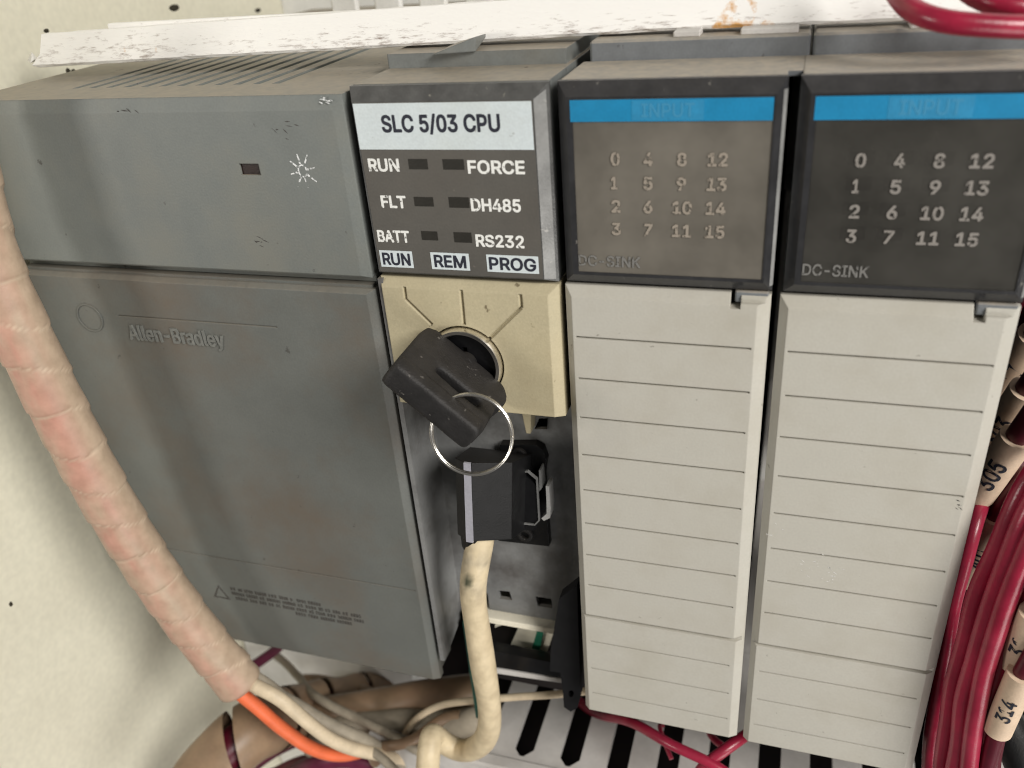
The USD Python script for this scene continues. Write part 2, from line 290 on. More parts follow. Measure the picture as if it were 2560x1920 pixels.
speck('dirt_speck', 645, 26, 2.2, 0.8, 'small grey dirt speck on the wall beside the bright back panel')
speck('dirt_speck', 116, 77, 1.0, 0.6, 'tiny dark speck on the wall left of the white strip end')
speck('dirt_speck', 170, 178, 0.9, 0.8, 'dark speck on the wall just under the white strip, the left of a pair')
speck('dirt_speck', 184, 179, 1.0, 0.8, 'dark speck on the wall just under the white strip, the right of a pair')
speck('dirt_speck', 27, 1510, 0.6, 0.8, 'lone grey speck low on the cream wall at the left')

# ------------------------------------------------------------------ power supply
ps = thing('power_supply', 'wide grey plastic power supply with a square indicator hole and plain lower door', 'power supply', (-79, 0, -96))
body = slab(-121, -37.8, 8.9, 41.2, 0, 140, 2.2, 1.9, 2.4, 0.5, 0.6)
body -= box(-60.1, -56.1, -5, 2.5, 27.75, 29.75)
for k in range(12): body -= box(-102.4 + 4.1 * k, -100.8 + 4.1 * k, 11, 120, 40.0, 45)
part(ps, 'upper_housing', body, GREY)
part(ps, 'lower_housing', box(-120.5, -38.4, 3.2, 140, -90, 8.9), GREY)
low = slab(-121, -37.8, -95.6, 6.5, 0.1, 2.9, 1.5, 1.6, 0.8, 0.3, 1.0)
low += hull([(x, y, z) for x in (-120, -38.6) for y, z in ((2.9, 7.2), (2.9, 6), (1.5, 7.0), (1.5, 6.2))])
low += box(-39.6, -38.0, 2.5, 9.0, -94, 6.5) + box(-120.8, -119.2, 2.5, 12, -94, 6.5)
low -= hull([(-98.4, 0.0, -2.2), (-98.4, 0.0, -2.6), (-60.2, 0.0, -2.2), (-60.2, 0.0, -2.6), (-98.4, 0.5, -2.4), (-60.2, 0.5, -2.4), (-98.4, -1, -2.2), (-98.4, -1, -2.6), (-60.2, -1, -2.2), (-60.2, -1, -2.6)])
low -= box(-119, -40.0, -1, 0.35, -67.1, -66.75)
door_ps = part(ps, 'lower_door', low, GREY_LOW)
part(door_ps, 'embossed_lettering', text('Allen-Bradley', -96.9, -7.7, 3.3, 0.12, width=23.5, depth=0.36, bold=True), EMBOSS)
ring = trimesh.creation.annulus(2.9, 3.3, 0.25); v = ring.vertices; ring.vertices = np.c_[v[:, 0] - 106.0, 0.0 - v[:, 2] * 0.9, v[:, 1] - 3.4]
part(door_ps, 'embossed_emblem', ring, GREY_LOW)
part(ps, 'indicator_window', box(-60.08, -56.12, 0.45, 2.2, 27.77, 29.73), LED_RED)
rays = []
for k in range(8):
    a = k * math.pi / 4 + 0.2; c, s = math.cos(a), math.sin(a)
    r0, r1, w = 1.05, 2.5 + 0.35 * (k % 2), 0.17
    rays.append(extr([(-47.5 + r0 * c - w * s, 28.6 + r0 * s * 1.2 + w * c), (-47.5 + r1 * c - 0.1 * s, 28.6 + r1 * s * 1.2 + 0.1 * c), (-47.5 + r1 * c + 0.1 * s, 28.6 + r1 * s * 1.2 - 0.1 * c), (-47.5 + r0 * c + w * s, 28.6 + r0 * s * 1.2 - w * c)], -0.06, 0.05))
oc = [(-47.5 + 0.95 * math.cos(a), 28.6 + 1.15 * math.sin(a)) for a in np.linspace(0, 2 * math.pi, 13)[:-1]]
ic = [(-47.5 + 0.7 * math.cos(a), 28.6 + 0.9 * math.sin(a)) for a in np.linspace(0, 2 * math.pi, 13)[:-1]]
rays.append(extr(Polygon(oc, [ic]), -0.06, 0.05))
part(ps, 'sun_symbol', trimesh.util.concatenate(rays), SCRATCH)
words = []
rw = np.random.RandomState(11)
for row, (x0, x1) in enumerate(((-91.6, -66.0), (-91.6, -55.5), (-90.8, -55.0), (-74.0, -58.5))):
    x, zz = x0, -77.3 - 1.5 * row
    while x < x1:
        w = rw.uniform(1.2, 4.2); words.append((x, min(x + w, x1), zz)); x += w + 0.5
bars = []
for a, b, zz in words:
    n = max(1, int((b - a) / 0.62))
    for k in range(n):
        xx = a + (b - a) * k / n; h = 0.85 + 0.2 * rw.rand()
        bars.append(extr([(xx, zz), (xx + 0.52, zz), (xx + 0.52, zz + h), (xx, zz + h)], 0.045, 0.1) if rw.rand() < 0.75 else
                    extr(Polygon([(xx, zz), (xx + 0.5, zz), (xx + 0.5, zz + h), (xx, zz + h)], [[(xx + 0.15, zz + 0.2), (xx + 0.35, zz + 0.2), (xx + 0.35, zz + h - 0.2), (xx + 0.15, zz + h - 0.2)]]), 0.045, 0.1))
part(door_ps, 'warning_print', trimesh.util.concatenate(bars), WARN)
tri = Polygon([(-97.6, -80.8), (-92.6, -80.8), (-95.1, -76.4)], [[(-96.8, -80.35), (-93.4, -80.35), (-95.1, -77.2)]])
part(door_ps, 'warning_triangle', extr(tri, 0.045, 0.1), WARN)

# ------------------------------------------------------------------ processor module
cpu = thing('processor_module', 'processor module with white title label, tan key switch and open wiring bay', 'processor module', (-20, 0, -90))
X0, X1 = -36.7, -2.94
part(cpu, 'housing', box(X0 + 0.3, X1 - 0.2, 30, 140, -82, 42.3) + box(X0 + 0.3, X1 - 0.2, 14, 30.1, -14, 42.3) + box(X0 + 0.3, X1 - 0.2, 2.4, 14.2, -10, 42.3) + box(X0 + 0.3, X1 - 1.0, 16.5, 110, 42.2, 44.7), CPU_BODY)
part(cpu, 'top_chip', hull([(-27, 14, 44.72), (-24.5, 18, 44.72), (-19.6, 16, 44.72), (-19.6, 16.4, 47), (-19.8, 24, 46.6), (-27, 25, 44.9)]), CPU_BODY)
lens = slab(X0, X1, 9.6, 42.2, 0, 2.4, 0.8, 2.2, 2.2, 0.9, 1.6)
lens_path = part(cpu, 'lens', lens, CPU_RIM)
part(lens_path, 'lens_edge_highlight', hull([(-5.05, -0.03, 10.6), (-5.05, -0.03, 40.0), (-3.35, 1.2, 10.2), (-3.35, 1.2, 41.2), (-5.05, 0.3, 10.6), (-5.05, 0.3, 40.0), (-3.35, 1.7, 10.2), (-3.35, 1.7, 41.2)]), EDGE)  # lit right bevel laid over as a paler strip
part(lens_path, 'smoked_face', box(-35.6, -5.25, -0.05, 0.02, 10.6, 39.9), CARD)
part(cpu, 'title_label', extr([(-35.7, 32.35), (-5.4, 32.35), (-5.4, 39.75), (-35.7, 39.75)], -0.13, -0.03), LABEL)
part(cpu, 'title_lettering', text('SLC 5/03 CPU', -31.0, 35.25, 2.55, -0.12, width=20.3, depth=0.05, bold=True, fat=0.05), INK)
for k, (s, x, z, w) in enumerate((('RUN', -34.6, 28.75, 5.6), ('FORCE', -16.8, 28.55, 9.6), ('FLT', -33.3, 22.45, 4.6), ('DH485', -16.9, 22.25, 8.6), ('BATT', -35.0, 16.25, 6.0), ('RS232', -16.7, 16.05, 8.5))):
    part(cpu, 'lettering', text(s, x, z, 2.0, -0.04, width=w, depth=0.07, fat=0.035), PRINT)
for x0, x1, z0, z1 in ((-27.2, -23.8, 29.1, 30.8), (-21.1, -17.4, 29.1, 30.8), (-27.1, -23.6, 22.8, 24.4), (-20.8, -17.2, 22.7, 24.5), (-26.6, -23.6, 16.8, 18.4), (-20.6, -17.4, 16.6, 18.4)):
    part(cpu, 'indicator', extr([(x0, z0), (x1, z0), (x1, z1), (x0, z1)], -0.1, -0.03), LED)
for s, x0, x1, wt in (('RUN', -35.2, -28.9, 5.3), ('REM', -25.4, -18.3, 5.9), ('PROG', -15.1, -5.9, 8.3)):
    z0, z1 = 11.5, 14.6
    lb = part(cpu, 'mode_label', extr([(x0, z0), (x1, z0), (x1, z1), (x0, z1)], -0.12, -0.03), LABEL)
    part(lb, 'lettering', text(s, (x0 + x1 - wt) / 2, z0 + 0.5, 2.1, -0.11, width=wt, depth=0.05, fat=0.035), INK)
# key switch block with three engraved lines
blk = slab(-36.3, -2.9, -17.0, 9.3, -0.2, 12, 0.5, 1.75, 1.7, 0.3, 1.3)
def groove(pts):
    out = m3.Manifold()
    for a, b in zip(pts[:-1], pts[1:]):
        a, b = np.array(a), np.array(b); d = (b - a) / np.linalg.norm(b - a); n = np.array([-d[1], d[0]]) * 0.5
        q = []
        for c in (a, b):
            q += [(c[0] + n[0], -0.5, c[1] + n[1]), (c[0] - n[0], -0.5, c[1] - n[1]), (c[0] + n[0] * 0.25, 0.35, c[1] + n[1] * 0.25), (c[0] - n[0] * 0.25, 0.35, c[1] - n[1] * 0.25)]
        out += hull(q)
    return out
gA = [at(1010, 718, -0.2), at(1014, 748, -0.2), at(1080, 812, -0.2)]
gB = [at(1152, 726, -0.2), at(1160, 812, -0.2)]
gC = [at(1300, 736, -0.2), at(1303, 769, -0.2), at(1220, 850, -0.2)]
for g in (gA, gB, gC): blk -= groove([(p[0], p[2]) for p in g])
LK = np.array([-21.1, -6.7])
cyl = lambda r, y0, y1, n=48: m3.Manifold.cylinder(y1 - y0, r, r, n).rotate([-90, 0, 0]).translate([LK[0], y0, LK[1]])
blk -= cyl(7.45, -3, 3)
part(cpu, 'key_switch_block', blk, BEIGE)
prof = [(5.9, 0.6), (5.9, -0.9), (6.3, -1.5), (6.9, -1.5), (7.2, -1.0), (7.2, 2.6), (5.9, 2.6)]
ringm = trimesh.creation.revolve(np.array(prof)[::-1], sections=64); v = ringm.vertices
ringm.vertices = np.c_[LK[0] + v[:, 0], v[:, 2], LK[1] + v[:, 1]]; ringm.fix_normals()
part(cpu, 'lock_ring', ringm, METAL, smooth=40)
part(cpu, 'lock_core', cyl(5.9, 0.1, 2.9) - box(LK[0] - 0.5, LK[0] + 0.5, -1, 1.5, LK[1] - 3, LK[1] + 3).translate([0, 0, 0]), GLOSS)
# open bay
bay = box(-36.2, -3.2, 13, 14.0, -82.2, -10) - box(-32, -28, 12, 20, -84, -77)
bay -= hull([tuple(at(u, v, 13)[[0]]) + (y,) + (at(u, v, 13)[2],) for u, v in ((1348, 1046), (1370, 1046), (1368, 1073), (1336, 1073)) for y in (12, 20)])
for q in (((1244, 1476), (1274, 1479), (1281, 1501), (1250, 1497)), ((1338, 1491), (1378, 1497), (1382, 1521), (1345, 1515))):
    bay -= hull([(at(u, v, 13)[0], y, at(u, v, 13)[2]) for u, v in q for y in (12, 20)])
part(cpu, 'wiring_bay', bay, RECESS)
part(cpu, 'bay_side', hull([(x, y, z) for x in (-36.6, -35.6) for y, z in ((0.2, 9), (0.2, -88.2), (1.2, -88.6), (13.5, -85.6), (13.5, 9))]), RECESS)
part(cpu, 'bay_post', hull([(x, y, z) for x, z in ((-15.0, -17.2), (-12.0, -17.2), (-12.9, -27.5), (-13.8, -27.5)) for y in (9.5, 13)]), BEIGE)
part(cpu, 'bay_ledge', cbox(-34.0, -3.8, 10.2, 30, -84.0, -82.3, 0.25), CREAM_PART)
# network socket under the ledge, board and brackets behind
part(cpu, 'network_socket', hull([(at(u, v, y)[0], y, at(u, v, y)[2]) for u, v in ((1300, 1560), (1386, 1575), (1366, 1638), (1275, 1615)) for y in (16, 24)]), CREAM_PART)
part(cpu, 'socket_band', hull([(at(u, v, 15.5)[0], y, at(u, v, 15.5)[2]) for u, v in ((1345, 1570), (1360, 1572), (1348, 1632), (1328, 1627)) for y in (15.2, 17)]), GREEN_LIGHT)
part(cpu, 'socket_tab', hull([(at(u, v, 16)[0], y, at(u, v, 16)[2]) for u, v in ((1242, 1548), (1268, 1552), (1240, 1562)) for y in (15, 17)]), CREAM_PART)
part(cpu, 'circuit_board', box(-33.8, -32.4, 9, 110, -118, -83.8), GREEN)
part(cpu, 'lower_frame', box(-32.3, -3.6, 18, 22, -112, -92) + box(-35, -3.6, 26, 110, -101, -86), DARK)
pl = [(1395, 1505), (1440, 1470), (1449, 1745), (1441, 1778), (1424, 1788), (1407, 1776), (1405, 1745), (1398, 1690), (1372, 1686), (1374, 1630)]
hole = [at(1425 + 7 * math.cos(a), 1743 + 9 * math.sin(a), 4)[[0, 2]] for a in np.linspace(0, 2 * math.pi, 13)[:-1]]
part(cpu, 'door_hinge_arm', extr(Polygon([at(u, v, 4)[[0, 2]] for u, v in pl], [hole]), 5, 8), SHELL)
part(cpu, 'hinge_bracket', extr([at(u, v, 10)[[0, 2]] for u, v in ((1225, 1626), (1400, 1660), (1402, 1694), (1240, 1668))], 10, 13), GLOSS)
part(cpu, 'bracket_edge', extr([at(u, v, 10)[[0, 2]] for u, v in ((1240, 1670), (1404, 1696), (1404, 1706), (1242, 1682))], 9.8, 16), DUCT)
# nine-pin port
dq = [(1250, 1112), (1338, 1112), (1357, 1124), (1366, 1150), (1360, 1190), (1373, 1366), (1246, 1352), (1250, 1200)]
port = part(cpu, 'serial_port', extr([at(u, v, 11)[[0, 2]] for u, v in dq], 11, 13), BLACK)
part(port, 'port_shell', extr([at(u, v, 9)[[0, 2]] for u, v in ((1268, 1182), (1320, 1176), (1344, 1196), (1350, 1300), (1338, 1312), (1262, 1304))], 7, 11), GLOSS)
sp = Polygon([at(u, v, 6.9)[[0, 2]] for u, v in ((1268, 1182), (1320, 1176), (1344, 1196), (1350, 1300), (1338, 1312), (1262, 1304))])
part(port, 'shell_lip', extr(Polygon(sp.exterior.coords, [sp.buffer(-0.28).exterior.coords]), 6.6, 7.2), EDGE)
for u, v in ((1297, 1139), (1313, 1337)):
    P = at(u, v, 10.5); t = trimesh.creation.annulus(1.0, 1.75, 0.9); vv = t.vertices
    t.vertices = np.c_[P[0] + vv[:, 0], 10.6 + vv[:, 2], P[2] + vv[:, 1]]
    part(port, 'jack_screw', t, BLACK_DUSTY)
clip = [at(u, v, 8) for u, v in ((1369, 1205), (1377, 1206), (1381, 1262), (1379, 1285), (1364, 1292), (1358, 1286), (1371, 1274), (1371, 1258))]
part(port, 'latch', extr([p[[0, 2]] for p in clip], 6.6, 9.5), ZINC)
lt = [at(u, v, 8) for u, v in ((1349, 1172), (1353, 1172), (1358, 1215), (1350, 1225))]
part(port, 'port_trim', extr([p[[0, 2]] for p in lt], 7.5, 10), EDGE)

# ------------------------------------------------------------------ input modules
def input_module(x, label, lensmat, numcol, ledmat, sink_w, dusty):
    im = thing('input_module', label, 'input module', (x + 16, 0, -95), 'input modules in the rack')
    hous = box(x - 1.3, x + 31.6, 2.3, 17.8, 36, 42.3) + cbox(x - 0.3, x + 34.3, 18, 110, 40.5, 45.4, 0.35)
    hous += box(x - 0.2, x + 34.2, 5.5, 18.2, 41.5, 42.25)
    part(im, 'shell', box(x + 0.6, x + 31.2, 2.6, 140, -92, 40.9), SHELL)
    part(im, 'housing', hous, MODULE)
    for a, b in ((4.8, 0.6), (9.5, 1.6), (20, 0.9)):
        part(im, 'top_clip', cbox(x + 33.2 - a, x + 33.2 - a + 3.4 + b, 19.0, 23.6, 45.3, 46.3, 0.2), DUCT)
    fr = slab(x - 1.55, x + 31.8, 9.9, 42.3, 0, 2.5, 1.55, 1.3, 2.1, 1.8, 1.5)
    fr -= box(x + 0.9, x + 30.2, -1, 1.45, 12.2, 39.9)
    ln = part(im, 'lens_frame', fr, LENS_FRAME)
    part(ln, 'lens_edge_highlight', hull([(x + a, y, z) for z0, z1 in ((10.8, 40.6),) for z in (z0, z1) for a, y in ((31.35, 0.92), (31.83, 1.45), (31.85, 2.2), (31.35, 1.3))]), EDGE)  # outer edge highlight laid on as a thin pale strip
    part(im, 'face_card', box(x + 0.92, x + 30.18, 1.35, 1.42, 12.22, 39.88), CARD)
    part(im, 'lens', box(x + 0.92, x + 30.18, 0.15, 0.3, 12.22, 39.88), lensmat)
    st = part(im, 'blue_stripe', extr([(x + 0.6, 36.55), (x + 30.1, 36.55), (x + 30.1, 39.75), (x + 0.6, 39.75)], -0.02, 0.12), BLUE)
    part(st, 'faded_patch', extr([(x + 10, 36.7), (x + 20.5, 36.7), (x + 20.5, 39.6), (x + 10, 39.6)], -0.05, -0.025), BLUE_FADE)
    part(st, 'lettering', text('INPUT', x + 11.4, 37.2, 1.9, -0.05, width=7.8, depth=0.03), INPUT_PRINT)
    for c in range(4):
        for r in range(4):
            s = str(4 * c + r)
            cx, cz = x + 7.3 + 5.05 * c, 30.95 - 3.72 * r
            part(im, 'indicator', extr([(cx - 1.5, cz - 0.95), (cx + 2.0, cz - 0.95), (cx + 2.0, cz + 0.95), (cx - 1.5, cz + 0.95)], 1.2, 1.33), ledmat)
            w = 1.35 if len(s) == 1 else 2.9
            part(im, 'printed_number', text(s, cx - 0.6 if len(s) == 1 else cx - 1.2, cz - 0.95, 1.85, 0.1, width=(0.9 if s == '1' else w), depth=0.1, bold=True, fat=0.04), numcol)
    part(im, 'lettering', text('DC-SINK', x + 1.0, 13.35, 1.75, 0.12, width=sink_w, depth=0.1, bold=True), PRINT_SINK)
    # door with engraved writing lines
    d = slab(x - 1.9, x + 31.8, -95.2, 9.3, 0, 2.6, 1.35, 2.0, 1.7, 0.25, 1.5)
    d -= box(x + 25.6, x + 27.2, -2, 5, 7.0, 12) + box(x + 27.1, x + 40, -2, 0.9, 7.9, 12)
    for i, z in enumerate((0, -8.18, -16.31, -24.5, -32.69, -40.76, -48.78, -56.81, None, -73.28, -81.46, -89.28)):
        if z is None: continue
        j = lambda: rg.uniform(-0.05, 0.05)
        d -= hull([(xx, y, z + dz + jj) for xx, jj in ((x - 0.05 + rg.uniform(0, 0.3), j()), (x + 29.4 + rg.uniform(-0.2, 0.2), j())) for y, dz in ((-1, 0.26), (-1, -0.26), (0.6, 0.12), (0.6, -0.12))])
    if not dusty: part(im, 'hinge_pin', cbox(x - 1.9, x - 1.0, 4, 6, -93, -78, 0.2), CREAM_PART)
    low_ = box(x - 2, x + 40, -1, 0.30, -100, -65.45)
    step = slab(x - 0.6, x + 31.8, -95.2, -65.5, 0.3, 2.6, 0.95, 2.0, 0.0, 0.25, 1.3)
    d -= low_
    d -= hull([(xx, y, z) for xx in (x - 3, x + 40) for y, z in ((-1, -65.15), (-1, -66.5), (1.15, -65.15), (1.15, -66.1))])
    part(im, 'door', d, DOOR)
    if dusty:
        part(im, 'door_catch', cbox(x + 26.2, x + 31.4, 1.2, 4, 7.6, 9.6, 0.2), MODULE)
    else:
        part(im, 'door_catch', cbox(x + 25.9, x + 31.4, 1.2, 4, 7.6, 9.6, 0.2), MODULE)
    return im
rg = np.random.RandomState(5)
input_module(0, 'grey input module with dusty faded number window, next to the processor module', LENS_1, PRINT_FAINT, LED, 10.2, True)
input_module(35, 'grey input module with clear number window, beside the red wire bundle', LENS_2, PRINT_GREY, LED_RED, 9.4, False)

# rubbed marks on the housings
def scuff(parent, mat_, u, v, du, dv, n, seed, y=-0.03):
    r = np.random.RandomState(seed); ms = []
    for _ in range(n):
        c = at(u + r.normal() * du, v + r.normal() * dv, y); L = r.uniform(0.4, 1.6); w = r.uniform(0.05, 0.14); a = r.uniform(-0.9, 0.1)
        d = np.array([math.cos(a), math.sin(a)]); nn = np.array([-d[1], d[0]])
        ms.append(extr([tuple(c[[0, 2]] + d * L / 2), tuple(c[[0, 2]] + nn * w), tuple(c[[0, 2]] - d * L / 2), tuple(c[[0, 2]] - nn * w)], y, y + 0.06))
    part(parent, 'scuff_marks', trimesh.util.concatenate(ms), mat_)
scuff('/World/input_module_001', SMEAR, 2055, 1415, 30, 20, 22, 3)
scuff('/World/input_module_001', SMEAR, 1935, 1330, 14, 18, 6, 4)
scuff('/World/input_module_001', WARN, 2397, 1266, 3, 9, 5, 5)
scuff(ps, WARN, 695, 318, 28, 12, 7, 6)
scuff(ps, WARN, 646, 606, 10, 8, 6, 7)
scuff(ps, SCRATCH, 815, 252, 12, 4, 8, 9)
scuff(ps, WARN, 310, 277, 24, 3, 4, 10)

# ------------------------------------------------------------------ key, ring
e1 = np.array([14.0, -12.3]); e1 /= np.linalg.norm(e1); e2 = np.array([-e1[1], e1[0]])           # bow direction, its face normal (x, z)
key = thing('switch_key', 'black plastic headed key turned to the left in the tan switch block', 'key', (LK[0], -2, LK[1]))
def K(a, y, n): return (LK[0] + e1[0] * a + e2[0] * n, y, LK[1] + e1[1] * a + e2[1] * n)
o = [(-9.2, -1.6), (-8.6, -0.9), (-3.0, -0.4), (7.5, -0.4), (9.3, -1.6), (10.2, -3.2), (10.0, -5.4), (9.1, -7.4), (9.3, -12), (9.3, -15.2), (8.6, -16), (-8.8, -16), (-9.6, -15.2), (-9.7, -4)]
bow = trimesh.creation.extrude_polygon(Polygon(o), 4.4, engine='earcut'); v = bow.vertices
bow.vertices = np.array([K(a, y, n - 2.2) for a, y, n in v]); bow.fix_normals()
slotc = hull([K(a, y, n) for a in (-3.2, 6.3) for y in (-8.7, -10.6) for n in (-4, 4)])
bm = m3.Manifold(m3.Mesh(np.asarray(bow.vertices, np.float32), np.asarray(bow.faces, np.uint32))) if bow.is_volume else None
if bm is not None and bm.volume() > 0:
    bm = (bm - slotc).refine_to_length(0.7)
    q = bm.to_mesh(); kt = trimesh.Trimesh(q.vert_properties[:, :3], q.tri_verts); trimesh.smoothing.filter_laplacian(kt, lamb=0.5, iterations=5)
    part(key, 'bow', kt, BLACK_DUSTY, smooth=True)
else:
    part(key, 'bow', bow, BLACK_DUSTY)
rimh = hull([K(a, y, n) for a, y, n in [(aa, yy, nn) for aa in (-9.3, 9.0) for yy, nn in ((-16.3, -2.1), (-16.3, 2.1), (-15.7, -2.7), (-15.7, 2.7), (-12.6, 2.7), (-12.6, -2.7))]]).refine_to_length(0.7)
q = rimh.to_mesh(); kt = trimesh.Trimesh(q.vert_properties[:, :3], q.tri_verts); trimesh.smoothing.filter_laplacian(kt, lamb=0.5, iterations=5)
part(key, 'bow_rim', kt, BLACK_DUSTY, smooth=True)
part(key, 'collar', cyl(2.2, -2.0, 0.05, 32), BLACK_DUSTY)
th = np.linspace(0, 2 * math.pi, 90)
kr = thing('key_ring', 'thin steel split ring hanging from the black key', 'key ring', (-16, -14, -13))
def ring_pts(off, a0, a1, n=70):
    C0 = np.array([-15.4, -14.6, -12.6]); U = np.array([1.0, 0.12, 0.02]); W = np.array([0.0, 0.28, 1.0]); U /= np.linalg.norm(U); W -= U * (W @ U); W /= np.linalg.norm(W)
    Nn = np.cross(U, W)
    return [C0 + 7.15 * (math.cos(t) * U + math.sin(t) * W) + Nn * off for t in np.linspace(a0, a1, n)]
for off in (-0.3, 0.3):
    V, f, _, _ = tube(ring_pts(off, 0.0, 2 * math.pi * 0.997), 0.27, 10, smooth_in=False)
    part(kr, 'coil', trimesh.Trimesh(V, f, process=False), METAL, smooth=50)

# ------------------------------------------------------------------ serial cable
sc = thing('serial_cable', 'cream round cable with black square plug hanging below the key', 'cable', (-22, 0, -60))
hx = [(-24.4, -3.0), (-21.2, -6.3), (-19.7, -6.3), (-13.4, -1.2), (-13.4, 10.8), (-27.0, 10.8)]
hood = hull([(x, y, -24.8 - 0.5 * (y + 6.3)) for x, y in hx] + [(x - 1.7, y, -44.0 - 0.5 * (y + 6.3)) for x, y in hx])
part(sc, 'plug_hood', hood, BLACK)
rq = [(-21.2, 0, -24.8), (-19.8, 0, -24.8), (-21.3, 0, -44.2), (-22.8, 0, -44.2)]
part(sc, 'plug_highlight', hull([(p[0], y, p[2]) for p in rq for y in (-6.55, -6.1)]), mat('plug_highlight_grey', (0.36, 0.355, 0.40), 0.25, var=0.08, scale=600, spec=0.8))  # highlight along the hood edge made as a pale strip
part(sc, 'strain_relief', hull([(-22.6 + 3.4 * math.cos(a), -1.2 + 3.4 * math.sin(a), z) for a in np.linspace(0, 6.28, 15) for z in (-49, -44)]), BLACK)
cpts = px((1206, 1300, 0), (1197, 1370, -2.5), (1184, 1450, -4), (1192, 1560, -3.5), (1212, 1690, -3), (1224, 1780, -2), (1217, 1838, -1), (1186, 1870, 0), (1140, 1872, 1), (1096, 1846, 0), (1078, 1844, -3), (1072, 1880, -6), (1070, 1960, -8))
V, f, SS, TH = tube(cpts, 2.85, 20, 1.0, rfun=lambda S, T, L: 2.85 * (1 + 0.03 * np.sin(S / 5.0)) )
cn = meshkit.fbm(np.stack([SS * 0.25, np.cos(TH) * 1.5, np.sin(TH) * 1.5], -1), 4, 12)
wear = np.clip(1 - np.abs(SS - 9) / 11, 0, 1) * np.clip((cn - 0.35) * 3.5, 0, 1)
gunk = np.clip(1 - np.hypot((SS - 12.5) / 2.2, (np.angle(np.exp(1j * (TH - 0.25)))) / 0.55) , 0, 1) * np.clip(cn * 2.2, 0, 1)
grime = np.clip((cn - 0.5) * 2.2, 0, 0.35)
ct = np.array([0.66, 0.55, 0.37]) * np.ones(SS.shape + (1,))
for wgt, col in ((grime, (0.46, 0.36, 0.23)), (wear * 0.85, (0.33, 0.29, 0.22)), (np.clip(gunk * 1.6, 0, 1), (0.06, 0.065, 0.04))):
    ct = ct + (np.array(col) - ct) * wgt[..., None]
ct = np.vstack([ct.reshape(-1, 3), ct[0, :1], ct[-1, :1]])
part(sc, 'jacket', (V, f), CABLE_TINT, tint=ct)
hp = at(1186, 1430, -7.0)

# ------------------------------------------------------------------ white strip on top of the rack
wp = thing('white_strip', 'long scuffed white painted strip lying across the top of the rack', 'strip', (-25, 24, 46))
prof_ = [(22.0, 46.6), (22.3, 46.1), (23.0, 46.0), (27, 46.0), (27, 52.2), (25.0, 52.2), (22.4, 47.6)]
p2 = []
for x, sh in ((-122.2, 0), (-121.4, 1), (96, 1)):
    pass
m = trimesh.creation.extrude_polygon(Polygon([(y, z) for y, z in prof_]), 1.0, engine='earcut'); v = m.vertices
xs = np.array([-121.5, 100.0])
nseg = 110
rings = []
for i in range(nseg + 1):
    t = i / nseg; x = -121.6 + t * 222
    zoff = min(0.0, -2.5 + (t * 222) * 0.0179)
    jit = meshkit.noise(np.array([[x * 0.35, 0.3, k * 1.7] for k in range(len(prof_))]), 4) - 0.5
    rings.append([(x + (5.2 * (z - 46.4) / 6 if i == 0 and z > 47 else (0.9 if i == 0 and z < 46.3 else 0)) , y + 0.12 * j, z + zoff + 0.25 * j) for (y, z), j in zip(prof_, jit)])
R_ = np.array(rings); n_ = len(prof_)
V = R_.reshape(-1, 3); F_ = []
for i in range(nseg):
    for j in range(n_):
        a, b, c, d = i * n_ + j, i * n_ + (j + 1) % n_, (i + 1) * n_ + (j + 1) % n_, (i + 1) * n_ + j
        F_ += [(a, b, c), (a, c, d)]
for base in (0, nseg * n_):
    F_ += [(base, base + k, base + k + 1) for k in range(1, n_ - 1)]
tm = trimesh.Trimesh(V, F_, process=False); tm.fix_normals()
part(wp, 'strip_body', tm, WHITE_PAINT)
part(wp, 'back_lip', cbox(-104, 98, 27.1, 29.2, 48.2, 50.9, 0.2), WHITE_PAINT)
single('paint_flake', hull([(-121.8, 22, 44.6), (-123.4, 23, 45.0), (-123.0, 24, 46.2), (-121.6, 23, 46.6), (-121.0, 22.4, 45.2), (-122.4, 25, 44.6)]), PANEL, 'loose curled paint flake at the left tip of the white strip', 'paint flake')

# ------------------------------------------------------------------ upper wire duct behind the strip
ud = thing('wire_duct', 'blurred white slotted wire duct behind the white strip', 'wire duct', (0, 93, 20))
part(ud, 'duct_base', box(-90, 130, 93, 149, -2, 2), PANEL)
for k in range(17):
    part(ud, 'finger', cbox(-88 + 12.7 * k, -80.4 + 12.7 * k, 93, 95, 1.9, 60, 0.5), PANEL)
# lower wire duct
ld = thing('wire_duct', 'grey white slotted wire duct under the rack', 'wire duct', (0, 12, -165))
XL, XR = -66, 150
part(ld, 'lid', cbox(XL, XR, 4.5, 8.6, -170, -130.0, 0.6), DUCT)
part(ld, 'front_rim', box(XL, XR, 8.7, 10.1, -134, -131), DUCT)
part(ld, 'rear_rim', box(-33, XR, 59.5, 148, -134, -131.1), DUCT)
part(ld, 'bottom', box(XL, XR, 9, 148, -152, -150), DARK)  # floor coloured near-black for the shade seen through the slots
for k in range(17):
    x = -32.5 + 12.55 * k
    if x > XR - 8: break
    tip = [(x + 0.0, 60.0), (x + 7.0, 60.0), (x + 7.0, 12.6), (x + 9.4, 10.0), (x - 2.4, 10.0), (x, 12.6)]
    fm = trimesh.creation.extrude_polygon(Polygon(tip), 2.0, engine='earcut'); fm.apply_translation([0, 0, -133.1])
    part(ld, 'finger', fm, DUCT)

